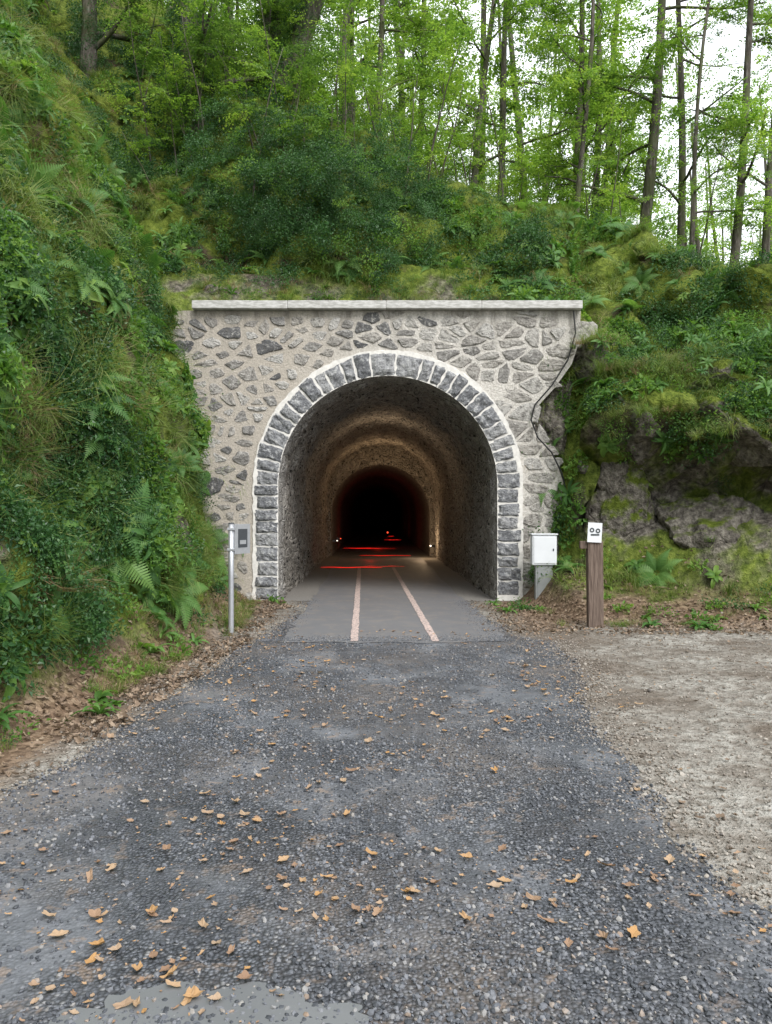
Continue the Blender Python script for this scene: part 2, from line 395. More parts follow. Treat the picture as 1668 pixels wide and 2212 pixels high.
for (x,y,z,rx,rz) in [(-2.6,14.9,7.3,.9,.9),(-1.9,14.5,7.2,.9,.9),(-1.1,14.5,7.3,1.0,1.1),(-.3,14.4,7.2,.9,1.1),(.35,14.6,7.0,.6,.8),(-1.7,15.2,8.3,1.0,.8),(-.5,15.2,8.2,.9,.7),(-.2,14.1,6.3,.55,.6),(-.9,14.2,6.6,.5,.5),(-3.3,15.2,8.0,.7,.9),(-3.0,15.9,9.2,.9,.8),(1.4,15.8,7.5,.9,.5),(2.4,15.2,6.7,.9,.5),(.02,13.9,5.7,.22,.5)]:
    for _ in range(int(125*rx*rz)+14):
        d=rv().normalized()
        if d.y>.35: continue
        k=random.uniform(.75,1.15)*(1+.5*float(vnoise(d.x*2.5+x,d.y*2.5,d.z*2.5+z,4)))
        pts.append((x+d.x*rx*k,y+d.y*.7*k,z+d.z*rz*k));dr.append((d.x,d.y,d.z+.5));sc.append(random.uniform(.4,.95))
scatter('ivy_shrub',pts,align(dr),sc,rng.choice([0,1,4,4,4,2],len(pts)),C_clump)
p,n=sample(900,wveg*nearw*(cz<9)*np.clip(.5+nz,.1,1.2)*(bare+.05)*np.where(leftb,2.2,.8))
scatter('ferns',p,align(n*.85+np.array([0,0,.3])+rng.normal(0,.2,n.shape)),rng.uniform(.35,.95,len(p)),rng.integers(0,3,len(p)),C_fern)
# growth right behind the coping
n_=190
xx=rng.uniform(-3.6,3.3,n_);kk=(fbm(xx*1.2,xx*0,0,3,13)>-.15)|(xx>0);xx=xx[kk];n_=len(xx);yy=rng.uniform(13.56,14.0,n_)
scatter('coping_grass',np.stack([xx,yy,np.maximum(height(xx,yy),4.95)],1),euler_rand(n_,.35),rng.uniform(.3,.75,n_),rng.choice([0,2,2,1,3],n_),C_grass)
n_=60
xx=rng.uniform(-3.6,3.3,n_);yy=rng.uniform(13.6,14.1,n_)
scatter('coping_plants',np.stack([xx,yy,np.maximum(height(xx,yy),4.95)],1),euler_rand(n_,.35),rng.uniform(.25,.6,n_),rng.choice([2,1,4,6],n_),C_clump)

# ---------------------------------------------------------------- road
def edgeL(y): return np.interp(y,[-60,0,2.25,3.2,4.1,5,8.8,10,11.5],[-4,-3.0,-2.6,-2.3,-2.07,-1.92,-1.66,-1.5,-1.3])+.12*fbm(y*2,y*0,0,5,91)
def edgeR(y): return np.interp(y,[-60,0,2.2,3.1,3.7,5.6,8.9,9.8,11.5],[4,2.2,1.75,1.52,1.45,1.6,2.0,1.6,1.3])+.2*fbm(y*1.6,y*0+4,0,5,92)
rys=np.concatenate([np.arange(-60,1,1.0),np.arange(1,11.3,.04)])
vs=[];fs=[];M=24
for y in rys:
    a,b=float(edgeL(y)),float(edgeR(y))
    for k in range(M+1): vs.append((a+(b-a)*k/M,y,.006 if 0<k<M else -.004))
for j in range(len(rys)-1):
    for k in range(M): a=j*(M+1)+k;fs.append((a,a+1,a+M+2,a+M+1))
am,nt=newmat('asphalt_worn');g=N(nt);c=g.coord()
vt=g.n('ShaderNodeTexVoronoi');g.l(c,vt.inputs['Vector']);vt.inputs['Scale'].default_value=62
vd=vt.outputs['Distance'];big=g.noise(c,.9,4,.6);med=g.noise(c,5,4,.65)
sep=g.n('ShaderNodeSeparateColor');g.l(vt.outputs['Color'],sep.inputs[0])
chips=g.ramp(sep.outputs[0],[(0,(.04,.045,.052)),(.45,(.085,.092,.106)),(.85,(.15,.16,.178)),(1,(.27,.27,.27))])
chips=g.mix(g.ramp(vd,[(.35,0),(.7,.85)]),chips,(.016,.017,.019))
smooth_=g.mix(med,(.10,.108,.12),(.175,.182,.195))
sm=g.ramp(big,[(.47,0),(.60,.8)])
col=g.mix(sm,chips,smooth_)
brn=g.ramp(g.noise(c,.6,3,.6),[(.46,0),(.66,.45)])
col=g.mix(brn,col,(.17,.14,.115))
tan=g.ramp(g.noise(c,7,4,.7,.4),[(.56,0),(.65,.6)])
col=g.mix(tan,col,(.24,.18,.135))
wet=g.ramp(g.noise(g.mapping(c,(1.3,.8,1)),1.1,4,.65,.5),[(.46,0),(.58,1)])
col=g.mix(g.math('MULTIPLY',wet,.55),col,(.035,.038,.045))
hgt=g.math('ADD',g.math('MULTIPLY',g.math('SUBTRACT',1.0,vd),g.math('SUBTRACT',1.1,sm)),g.math('MULTIPLY',med,1.8))
rough=g.math('SUBTRACT',g.ramp(med,[(.35,.48),(.6,.78)]),g.math('MULTIPLY',wet,.2))
g.out(col,rough,g.bump(hgt,.9,.013),.45)
mesh_obj('asphalt_road',vs,fs,am)

def pebble(name,mat,seed):
    random.seed(seed);bm=bmesh.new();bmesh.ops.create_icosphere(bm,subdivisions=1,radius=1)
    for v in bm.verts: v.co*=random.uniform(.7,1.15);v.co.z*=.6
    me=bpy.data.meshes.new(name);bm.to_mesh(me);bm.free();me.materials.append(mat);return bpy.data.objects.new(name,me)
pm,nt=newmat('gravel_chips');g=N(nt)
g.out(g.ramp(g.n('ShaderNodeObjectInfo').outputs['Random'],[(0,(.038,.042,.048)),(.5,(.095,.102,.116)),(.85,(.16,.165,.178)),(.96,(.26,.25,.235)),(1,(.25,.18,.13))]),.6,None,.4)
pm2,nt=newmat('dirt_stone');g=N(nt)
g.out(g.ramp(g.n('ShaderNodeObjectInfo').outputs['Random'],[(0,(.12,.10,.08)),(.5,(.22,.19,.16)),(.9,(.36,.33,.29)),(1,(.10,.09,.085))]),.85,None,.3)
C_peb=collection('pebble_src',[pebble('peb_%d'%i,pm,i) for i in range(4)])
C_peb2=collection('pebble2_src',[pebble('pebd_%d'%i,pm2,i+9) for i in range(3)])
random.seed(11)
n_=42000
yy=2.1+9*rng.random(n_)**1.9;ff=rng.random(n_)
xx=edgeL(yy)+(edgeR(yy)-edgeL(yy))*ff
cl=fbm(xx*1.1,yy*1.1,0,4,95)
kk=(cl>-.03)|(rng.random(n_)<.22)
kk&=~((yy>9.0)&(np.abs(xx)<1.3))
xx,yy=xx[kk],yy[kk]
scatter('gravel',np.stack([xx,yy,np.full(len(xx),.008)],1),euler_rand(len(xx),.5),.004+.010*rng.random(len(xx))**1.9,rng.integers(0,4,len(xx)),C_peb)
n_=9000
xx=rng.uniform(1.3,6,n_);yy=rng.uniform(2.3,10.5,n_)
ye=rng.uniform(2.3,11,8000);sd_=rng.random(8000)<.5
xe=np.where(sd_,edgeL(ye),edgeR(ye))+rng.normal(0,.15,8000)
xx=np.concatenate([xx,xe]);yy=np.concatenate([yy,ye]);n_=len(xx)
scatter('dirt_stones',np.stack([xx,yy,np.maximum(height(xx,yy),.004)+.002],1),euler_rand(n_,.5),rng.uniform(.003,.011,n_)*np.where(rng.random(n_)<.02,2.2,1),rng.integers(0,3,n_),C_peb2)

def tcx(y): return .03-.017*(y-13)
cm,nt=newmat('path_asphalt_smooth');g=N(nt);c=g.coord()
a=g.noise(c,1.5,4);b=g.noise(c,60,3,.7)
g.out(g.mix(g.ramp(g.noise(c,4,4,.7),[(.5,0),(.65,.5)]),g.mix(b,g.mix(a,(.08,.08,.085),(.17,.17,.175)),(.14,.14,.143)),(.20,.175,.15)),.65,g.bump(b,.3,.003),.4)
vs=[];fs=[]
ysl=np.concatenate([np.arange(8.8,14,.06),np.arange(14,75,1.5)])
for j,y in enumerate(ysl):
    jl=.09*float(fbm(y*3,0.,0,4,71));jr=.09*float(fbm(y*3,9.,0,4,72))
    for k in range(33):
        t=k/32;x=(tcx(y)-1.31+jl)*(1-t)+(tcx(y)+1.3+jr)*t
        vs.append((x,y+(.12*float(fbm(x*3,1.,0,4,73)) if j==0 else 0),.012))
for j in range(len(ysl)-1):
    for k in range(32): a=j*33+k;fs.append((a,a+1,a+34,a+33))
mesh_obj('tunnel_path',vs,fs,cm)
n_=3500
xx=rng.uniform(-1.5,1.5,n_);yy=8.85+np.abs(rng.normal(0,.18,n_));
xs2=np.where(rng.random(2000)<.5,-1.3,1.3)+rng.normal(0,.09,2000);ys2=rng.uniform(8.8,13,2000)
xx=np.concatenate([xx,xs2]);yy=np.concatenate([yy,ys2]);n_=len(xx)
scatter('path_grit',np.stack([xx,yy,np.full(n_,.014)],1),euler_rand(n_,.5),rng.uniform(.003,.008,n_),rng.integers(0,4,n_),C_peb)
lm,nt=newmat('faded_line_paint');g=N(nt);c=g.coord()
w=g.ramp(g.noise(c,38,4,.75),[(.40,0),(.52,1)])
g.out(g.mix(w,(.17,.16,.155),(.50,.385,.34)),.8,None,.3)
lines=empty('painted_lane_lines')
for nm,x0,x1 in (('line_left',-.365,-.71),('line_right',.575,.19)):
    vs=[];fs=[];K=90
    for k in range(K+1):
        y=8.84+(20.6-8.84)*k/K;x=x0+(x1-x0)*k/K
        vs+=[(x-.052+.014*random.random(),y,.017),(x+.052-.014*random.random(),y,.017)]
    for k in range(K): fs.append((2*k,2*k+1,2*k+3,2*k+2))
    mesh_obj(nm,vs,fs,lm,parent=lines)
wm,nt=newmat('wet_patch');g=N(nt);c=g.coord()
g.out(g.mix(g.noise(c,3,3),(.12,.125,.13),(.19,.195,.2)),.2,g.bump(g.noise(c,30,2),.03,.002),.6)
vs=[(-.6,2.15,.0105)];K=160
for k in range(K):
    a=k/K*6.283;r=1+.4*float(fbm(math.cos(a)*2+5,math.sin(a)*2,0,5,5))+.06*float(vnoise(k*.5,0,0,6))
    vs.append((-.6+math.cos(a)*.5*r,2.15+math.sin(a)*.27*r,.0105))
mesh_obj('puddle',vs,[(0,1+k,1+(k+1)%K) for k in range(K)],wm)

n_=4200
yy=2.2+7.5*rng.random(n_)**1.3;xx=edgeL(yy)+(edgeR(yy)-edgeL(yy)+.6)*rng.random(n_)
kk=fbm(xx*1.3+3,yy*1.3,0,3,66)>.06+.55*(rng.random(n_)-.5)
xx,yy=xx[kk],yy[kk];n_=len(xx)
scatter('fallen_leaves',np.stack([xx,yy,np.full(n_,.012)],1),euler_rand(n_,.15),.15+.85*rng.random(n_)**2.6,rng.integers(0,4,n_),C_dry)
n_=420
xx=rng.uniform(1.5,5.5,n_);yy=rng.uniform(3,10,n_)
scatter('dirt_leaves',np.stack([xx,yy,np.maximum(height(xx,yy),.004)+.008],1),euler_rand(n_,.15),rng.uniform(.3,.8,n_),rng.integers(0,3,n_),C_lit)
n_=11000
yy=rng.uniform(2.8,13,n_);off=np.abs(rng.normal(0,.38,n_))
side=rng.random(n_)<.6
xl=footL(yy)+.6-off*1.4+.3*fbm(yy*1.5,yy*0,0,3,15)
yr=rng.uniform(9.3,12.3,n_);xr=rng.uniform(1.5,6.5,n_)
xx=np.where(side,xl,xr);yy=np.where(side,yy,yr)
zz=height(xx,yy)
dn=fbm(xx*1.5,yy*1.5,0,3,16)
k=(zz<1.1)&(dn>-.25+.6*rng.random(n_)-.3);k&=~((np.abs(xx)<1.35))
xx,yy,zz=xx[k],yy[k],zz[k]
scatter('leaf_litter',np.stack([xx,yy,zz+.012],1),euler_rand(len(xx),.5),rng.uniform(.3,.9,len(xx)),rng.integers(0,3,len(xx)),C_lit)
n_=900
yy=rng.uniform(9.6,12.95,n_);sg=np.where(rng.random(n_)<.5,-1,1);xx=sg*(1.25+1.15*rng.random(n_)**.8)
scatter('portal_litter',np.stack([xx,yy,np.full(n_,.012)],1),euler_rand(n_,.4),rng.uniform(.3,.7,n_),rng.integers(0,3,n_),C_lit)
pts=[]
for (x,y) in [(-2.25,9.6),(-2.3,8.4),(-2.45,7.4),(-2.5,6.3),(-2.6,5.6),(-2.75,4.8),(-2.6,5.0),(-2.0,12.6),(1.9,12.2),(2.2,11.9),(2.05,11.6),(3.3,10.6),(3.7,10.4),(4.3,10.3),(4.7,10.2),(4.1,9.9),(5.1,10.3),(3.1,11.4),(-2.35,6.9),(-2.5,8.0),(-2.4,9.0),(-2.6,7.0),(-2.7,6.6),(-2.5,9.8),(-2.35,5.9),(-2.2,7.7)]:
    for _ in range(3):
        a,b=x+random.uniform(-.25,.25),y+random.uniform(-.25,.25);pts.append((a,b,float(height(a,b))))
scatter('low_plants',pts,euler_rand(len(pts),.2),rng.uniform(.25,.75,len(pts)),rng.choice([2,3,1,5,6],len(pts)),C_clump)
n_=800
yy=rng.uniform(3,12.8,n_);xx=np.where(rng.random(n_)<.6,footL(yy)+.2-np.abs(rng.normal(0,.3,n_)),rng.uniform(2.3,6,n_));yy=np.where(xx>0,rng.uniform(10.0,11.4,n_),yy)
kk=fbm(xx*2,yy*2,0,3,44)>-.1;xx,yy=xx[kk],yy[kk];n_=len(xx)
scatter('verge_grass',np.stack([xx,yy,height(xx,yy)],1),euler_rand(n_,.2),rng.uniform(.25,.7,n_),rng.choice([0,2,2,3],n_),C_grass)

# ---------------------------------------------------------------- portal
portal=empty('stone_tunnel_portal')
AX,AZ,RI,RO=.03,1.95,1.85,2.25;YF=13.0
outline=[(-4.6,-.2),(-4.6,4.0),(-3.9,4.9),(3.29,4.9),(3.27,4.4),(3.14,4.0),(2.85,3.6),(2.55,3.27),(2.47,2.95),(2.78,2.56),(2.93,2.2),(3.02,1.94),(2.96,1.35),(3.1,.8),(3.05,-.2)]
arch=[(AX-RI,-.2)]+[(AX-RI*math.cos(t),AZ+RI*math.sin(t)) for t in np.linspace(0,math.pi,49)]+[(AX+RI,-.2)]
poly=outline+list(reversed(arch))
bm=bmesh.new();vv=[bm.verts.new((x,YF,z)) for x,z in poly];f=bm.faces.new(vv)
ex=bmesh.ops.extrude_face_region(bm,geom=[f]);
for v in [e for e in ex['geom'] if isinstance(e,bmesh.types.BMVert)]: v.co.y+=.5
bmesh.ops.triangulate(bm,faces=[f for f in bm.faces if len(f.verts)>4]);bmesh.ops.recalc_face_normals(bm,faces=bm.faces[:])
me=bpy.data.meshes.new('mortar_wall');bm.to_mesh(me);bm.free()
mo,nt=newmat('lime_mortar');g=N(nt);c=g.coord()
sx=g.n('ShaderNodeSeparateXYZ');g.l(c,sx.inputs[0])
n1=g.noise(c,2,4,.6);n2=g.noise(c,25,4,.7);n3=g.noise(c,90,3,.7)
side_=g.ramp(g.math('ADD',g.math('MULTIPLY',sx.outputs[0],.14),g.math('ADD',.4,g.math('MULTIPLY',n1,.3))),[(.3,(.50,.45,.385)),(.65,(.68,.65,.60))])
cc=g.mix(g.ramp(n2,[(.38,.6),(.62,0)]),side_,(.34,.31,.265))
dampm=g.mapping(c,(3.5,1,.5));dn=g.noise(dampm,1.6,4,.6)
topm=g.math('MULTIPLY',g.ramp(g.math('MULTIPLY',sx.outputs[2],.2),[(.80,0),(.97,1)]),g.ramp(dn,[(.42,0),(.62,.7)]))
cc=g.mix(topm,cc,(.20,.185,.16))
lowm=g.math('MULTIPLY',g.ramp(sx.outputs[2],[(.0,.6),(.7,0)]),g.ramp(n1,[(.4,0),(.6,1)]))
cc=g.mix(lowm,cc,(.16,.15,.11))
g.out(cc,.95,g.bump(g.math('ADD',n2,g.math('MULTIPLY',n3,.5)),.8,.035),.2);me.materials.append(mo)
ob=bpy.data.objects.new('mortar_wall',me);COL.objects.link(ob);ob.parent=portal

stm,nt=newmat('rubble_stone');g=N(nt);c=g.coord()
n2=g.noise(c,14,4,.7);n3=g.noise(c,70,4,.7)
base=g.ramp(g.attr('lv'),[(0,(.10,.10,.105)),(.2,(.18,.178,.175)),(.42,(.285,.272,.255)),(.6,(.37,.345,.31)),(.8,(.45,.43,.395)),(1,(.52,.505,.475))])
cc=g.mix(g.ramp(n2,[(.34,.8),(.5,0)]),base,(.15,.142,.13))
cc=g.mix(g.ramp(n2,[(.53,0),(.66,.7)]),cc,(.56,.54,.50))
g.out(cc,.85,g.bump(g.math('ADD',n2,g.math('MULTIPLY',n3,.4)),1,.06),.3)
def clip(poly,nx_,ny_,d):
    out=[];L=len(poly)
    for i in range(L):
        a=poly[i];b=poly[(i+1)%L];da=a[0]*nx_+a[1]*ny_-d;db=b[0]*nx_+b[1]*ny_-d
        if da<=0: out.append(a)
        if (da<0 and db>0) or (da>0 and db<0):
            t=da/(da-db);out.append((a[0]+(b[0]-a[0])*t,a[1]+(b[1]-a[1])*t))
    return out
def inside(poly,x,z):
    c=False;L=len(poly);j=L-1
    for i in range(L):
        xi,zi=poly[i];xj,zj=poly[j]
        if (zi>z)!=(zj>z) and x<(xj-xi)*(z-zi)/(zj-zi)+xi: c=not c
        j=i
    return c
random.seed(5)
ASP=1.6
seeds=[];z=-.1
while z<5.0:
    x=-4.5+random.random()*.3
    while x<3.4:
        sz=.30 if x<1.2 else .42
        drop=.14 if x<1.2 else .22
        if random.random()>drop: seeds.append((x+random.uniform(-.15,.15),(z+random.uniform(-.1,.1))*ASP))
        x+=sz*random.uniform(.6,1.35)
    z+=.185
S=np.array(seeds)
vs=[];fs=[];lv=[]
def archdist(x,z):
    return math.hypot(x-AX,z-AZ) if z>AZ else abs(x-AX)
for i,(sx_,sz_) in enumerate(seeds):
    x0,z0=sx_,sz_/ASP
    if not inside(outline,x0,z0) or z0>4.84: continue
    if archdist(x0,z0)<RO+.07: continue
    dd=((S-S[i])**2).sum(1);nb=np.argsort(dd)[1:18]
    pl=[(sx_-.45,sz_-.45),(sx_+.45,sz_-.45),(sx_+.45,sz_+.45),(sx_-.45,sz_+.45)]
    gap=(.025 if x0<-.8 else .021 if x0<1.2 else .016)*random.uniform(.6,1.6)
    for j in nb:
        dx,dz=S[j][0]-sx_,S[j][1]-sz_;L=math.hypot(dx,dz)
        if L<1e-3: continue
        nx_,nz_=dx/L,dz/L;d=nx_*(sx_+S[j][0])/2+nz_*(sz_+S[j][1])/2-gap
        pl=clip(pl,nx_,nz_,d)
        if len(pl)<3: break
    if len(pl)<3: continue
    pl=[(a,b/ASP) for a,b in pl]
    q=[]
    for k in range(len(pl)):
        a=pl[k];b=pl[(k+1)%len(pl)];r=random.uniform(.1,.22)
        q+=[(a[0]*(1-r)+b[0]*r,a[1]*(1-r)+b[1]*r),((a[0]+b[0])/2+random.uniform(-.012,.012),(a[1]+b[1])/2+random.uniform(-.012,.012)),(a[0]*r+b[0]*(1-r),a[1]*r+b[1]*(1-r))]
    pl=q
    mxx=sum(p[0] for p in pl)/len(pl);mz=sum(p[1] for p in pl)/len(pl)
    sh=random.uniform(.66,1.0) if x0<-.5 else random.uniform(.85,1.0)
    pl=[(mxx+(a-mxx)*sh+random.uniform(-.007,.007),mz+(b-mz)*sh+random.uniform(-.007,.007)) for a,b in pl]
    q=[]
    for a,b in pl:
        r=archdist(a,b)
        if r<RO+.035:
            if b>AZ: t=(RO+.035)/r;a=AX+(a-AX)*t;b=AZ+(b-AZ)*t
            else: a=AX+math.copysign(RO+.035,a-AX)
        b=min(b,4.87);q.append((a,b))
    pl=q;K=len(pl);b0=len(vs);pr=random.uniform(.006,.022)
    val=random.random();val=val*.55+.40 if random.random()<.85 else val*.4
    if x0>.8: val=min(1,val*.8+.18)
    tilt=(random.uniform(-.07,.07),random.uniform(-.07,.07))
    for s,yo in ((1,.02),(1,-pr*.3),(.9,-pr),(.5,-pr*1.15)):
        for a,b in pl:
            aa=mxx+(a-mxx)*s;bb=mz+(b-mz)*s
            jit=random.uniform(-.006,.006) if s<1 else 0
            vs.append((aa,YF+yo+jit+(a-mxx)*tilt[0]*(yo<0)+(b-mz)*tilt[1]*(yo<0),bb));lv.append(val)
    vs.append((mxx,YF-pr*1.2,mz));lv.append(val)
    for r in range(3):
        for k in range(K):
            k2=(k+1)%K;fs.append((b0+r*K+k,b0+r*K+k2,b0+(r+1)*K+k2,b0+(r+1)*K+k))
    for k in range(K): fs.append((b0+3*K+k,b0+3*K+(k+1)%K,b0+4*K))
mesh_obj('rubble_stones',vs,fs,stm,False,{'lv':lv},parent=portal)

def ringpt(s,r):
    if s<AZ: return (AX-RI-r,s)
    s2=s-AZ;arc=math.pi*RI
    if s2<arc:
        t=s2/RI;return (AX-(RI+r)*math.cos(t),AZ+(RI+r)*math.sin(t))
    return (AX+RI+r,AZ-(s2-arc))
TOT=2*AZ+math.pi*RI
wmo=simple('white_joint_mortar',(.64,.62,.58),.95,nscale=14,var=.35,bump=.6)
vs=[];fs=[];K=140
for k in range(K+1):
    s=TOT*k/K
    for r,yo in ((.0,.0),(.0,-.024),(.43,-.024),(.43,.0)):
        x,z=ringpt(s,r+random.uniform(-.014,.014)*(r>.1)-.003*(r==0));vs.append((x,YF+yo,z))
for k in range(K):
    for q in range(3): a=k*4+q;fs.append((a,a+1,a+5,a+4))
mesh_obj('arch_mortar',vs,fs,wmo,parent=portal)
vm,nt=newmat('granite_voussoir');g=N(nt);c=g.coord()
n2=g.noise(c,13,4,.75);n3=g.noise(c,80,4,.7)
base=g.ramp(g.attr('lv'),[(0,(.17,.175,.185)),(.5,(.26,.265,.275)),(1,(.38,.38,.38))])
cc=g.mix(g.ramp(n2,[(.34,.85),(.5,0)]),base,(.08,.082,.09))
cc=g.mix(g.ramp(n2,[(.53,0),(.64,.8)]),cc,(.56,.56,.55))
g.out(cc,.8,g.bump(g.math('ADD',n2,g.math('MULTIPLY',n3,.4)),1,.06),.35)
vs=[];fs=[];lv=[]
cuts=[.02]
while cuts[-1]<TOT-.12:
    q=cuts[-1];mid=TOT/2
    stp=random.uniform(.17,.27)
    if abs(q-mid)<.5: stp=.38
    cuts.append(min(TOT-.02,q+stp))
for a,b in zip(cuts[:-1],cuts[1:]):
    G=8;b0=len(vs);val=random.random();gp=.017+random.uniform(-.004,.008);out_=.385+random.uniform(-.05,.035)
    inn=.014
    sd=random.random()*50;pr=random.uniform(-.01,.012)
    for i in range(G+1):
        for j in range(G+1):
            u=i/G;v=j/G
            e=min(u,1-u,v,1-v)
            ew=.018*float(vnoise(i*.9+sd,j*.9,3.,8)) if e==0 else 0
            x,z=ringpt(a+gp*.7+(b-a-1.4*gp)*u+ew,inn+(out_-inn)*v+ew)
            yo=-.028 if e==0 else -.042+pr-.014*min(1,e*5)-.03*float(vnoise(x*10+sd,z*10,sd,3))-.012*float(vnoise(x*30+sd,z*30,sd,3))
            vs.append((x,YF+min(yo,-.026),z));lv.append(val)
    for i in range(G):
        for j in range(G): q=b0+i*(G+1)+j;fs.append((q,q+1,q+G+2,q+G+1))
    rim=[b0+j for j in range(G+1)]+[b0+i*(G+1)+G for i in range(1,G+1)]+[b0+G*(G+1)+j for j in range(G-1,-1,-1)]+[b0+i*(G+1) for i in range(G-1,0,-1)]
    b1=len(vs)
    for r in rim: vs.append((vs[r][0],YF-.005,vs[r][2]));lv.append(val)
    for k in range(len(rim)): k2=(k+1)%len(rim);fs.append((rim[k],rim[k2],b1+k2,b1+k))
mesh_obj('arch_voussoirs',vs,fs,vm,False,{'lv':lv},parent=portal)
cpm,nt=newmat('coping_concrete');g=N(nt);c=g.coord()
a=g.noise(c,3,4,.6);b=g.noise(g.mapping(c,(2,1,9)),4,4,.6)
g.out(g.mix(g.ramp(b,[(.4,.6),(.62,0)]),g.mix(a,(.46,.45,.43),(.62,.61,.59)),(.22,.215,.19)),.85,g.bump(g.noise(c,50,4,.7),.4,.01),.3)
xc=-3.25
for i,w in enumerate([1.6,1.65,1.6,1.69]):
    box('coping_slab_%d'%(i+1),xc+.001,xc+w-.001,12.86,13.52,4.905,5.04,cpm,.012,portal,(0,random.uniform(-.002,.002),0));xc+=w

# tunnel
tunnel=empty('tunnel_interior')
tm2,nt=newmat('tunnel_lining');g=N(nt);c=g.coord()
sy=g.n('ShaderNodeSeparateXYZ');g.l(c,sy.inputs[0])
wc=g.warp(c,6,.12)
vd=g.vor(wc,6.5,'DISTANCE_TO_EDGE')
n2=g.noise(c,7,4,.65);n3=g.noise(c,40,4,.7)
stone_=g.ramp(n2,[(.3,(.15,.14,.125)),(.5,(.32,.295,.26)),(.7,(.48,.45,.40))])
base=g.mix(g.ramp(vd,[(.02,1),(.09,0)]),stone_,(.54,.50,.44))
pit=g.ramp(g.math('ADD',g.vor(wc,11,'F1','Distance'),g.math('MULTIPLY',n2,.35)),[(.36,1),(.44,0)])
base=g.mix(pit,base,(.025,.022,.02))
base=g.mix(g.ramp(n3,[(.35,.5),(.5,0)]),base,(.08,.07,.06))
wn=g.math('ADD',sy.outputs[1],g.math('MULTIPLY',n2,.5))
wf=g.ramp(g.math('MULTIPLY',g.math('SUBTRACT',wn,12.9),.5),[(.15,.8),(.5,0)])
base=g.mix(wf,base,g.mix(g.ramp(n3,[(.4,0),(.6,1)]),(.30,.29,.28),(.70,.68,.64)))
g.out(base,.9,g.bump(g.math('ADD',g.math('ADD',n3,g.ramp(vd,[(0,0),(.12,1.0)])),g.math('MULTIPLY',pit,-1.5)),1,.06),.2)
def tubewall(name,y0,y1,R,top,dy,mat,amp):
    Y_=np.arange(y0,y1+1e-6,dy);T=76;vs=[];fs=[]
    cz_=top-R
    for y in Y_:
        cxx=tcx(y)
        prof=[(-R,-.1)]+[(-R,cz_*k/16) for k in range(1,16)]+[(-R*math.cos(t),cz_+R*math.sin(t)) for t in np.linspace(0,math.pi,T)]+[(R,cz_*k/16) for k in range(15,0,-1)]+[(R,-.1)]
        for (a,b) in prof:
            vs.append([cxx+a,y,b,a/R,(b-cz_)/R if b>cz_ else 0])
    vs=np.array(vs);nn=(amp*fbm(vs[:,0]*2,vs[:,1]*2,vs[:,2]*2,3,44)+amp*.9*fbm(vs[:,0]*7,vs[:,1]*7,vs[:,2]*7,3,45))*np.clip((vs[:,1]-y0)*3,0,1)
    vs[:,0]-=vs[:,3]*np.abs(nn);vs[:,2]-=vs[:,4]*np.abs(nn)
    K=len(prof)
    for j in range(len(Y_)-1):
        for k in range(K-1): a=j*K+k;fs.append((a,a+1,a+K+1,a+K))
    return mesh_obj(name,vs[:,:3],fs,mat,True,parent=tunnel)
tubewall('stone_lining',12.975,26.05,1.847,3.797,.075,tm2,.13)
tubewall('far_lining',26,80,1.68,3.12,.5,tm2,.04)
cxx=tcx(26);vs=[];fs=[]
def prof_(R,top,T=40):
    cz_=top-R;return [(-R,-.1),(-R,cz_*.5)]+[(-R*math.cos(t),cz_+R*math.sin(t)) for t in np.linspace(0,math.pi,T)]+[(R,cz_*.5),(R,-.1)]
A=prof_(1.95,3.9);B=prof_(1.66,3.1)
for (a,b),(c_,d_) in zip(A,B): vs+=[(cxx+a,25.95,b),(cxx+c_,25.95,d_),(cxx+c_,26.4,d_)]
for k in range(len(A)-1):
    q=3*k;fs+=[(q,q+3,q+4,q+1),(q+1,q+4,q+5,q+2)]
mesh_obj('lining_ring',vs,fs,tm2,parent=tunnel)
mesh_obj('tunnel_floor',[(-2.1,12.9,.005),(2.1,12.9,.005),(2.1-.9,80,.005),(-2.1-.9,80,.005)],[(0,1,2,3)],simple('tunnel_floor_gravel',(.17,.16,.145),.95,nscale=40,var=.5,bump=.6),parent=tunnel)
mesh_obj('dark_end_sheet',[(-4,80,-.2),(3,80,-.2),(3,80,5),(-4,80,5)],[(0,1,2,3)],simple('far_tunnel_dark',(.02,.02,.02)),parent=tunnel)  # near-black sheet stands in for the darkness further down the tunnel
redm=simple('red_reflection_glow',(.4,.02,.01),.5,emis=(1,.015,.01),estr=1.3,var=.1)  # glowing strips stand in for long thin red light reflections on the floor
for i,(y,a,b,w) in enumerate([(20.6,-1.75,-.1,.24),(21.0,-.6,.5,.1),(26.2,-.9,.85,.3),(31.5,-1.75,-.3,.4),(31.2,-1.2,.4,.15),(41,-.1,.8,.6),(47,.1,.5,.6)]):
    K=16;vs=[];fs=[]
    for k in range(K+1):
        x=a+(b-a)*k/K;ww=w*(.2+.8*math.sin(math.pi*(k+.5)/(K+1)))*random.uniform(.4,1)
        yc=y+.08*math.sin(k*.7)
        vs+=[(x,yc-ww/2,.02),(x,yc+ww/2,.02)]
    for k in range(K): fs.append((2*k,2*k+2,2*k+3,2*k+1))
    mesh_obj('red_floor_reflection_%d'%(i+1),vs,fs,redm,parent=tunnel)
lampm=simple('lamp_glow',(.9,.85,.75),.4,emis=(1,.9,.75),estr=4,var=.02)
rlamp=simple('red_lamp_glow',(.9,.1,.05),.4,emis=(1,.08,.03),estr=2.0,var=.02)
met=simple('lamp_housing',(.12,.12,.12),.5,.6)
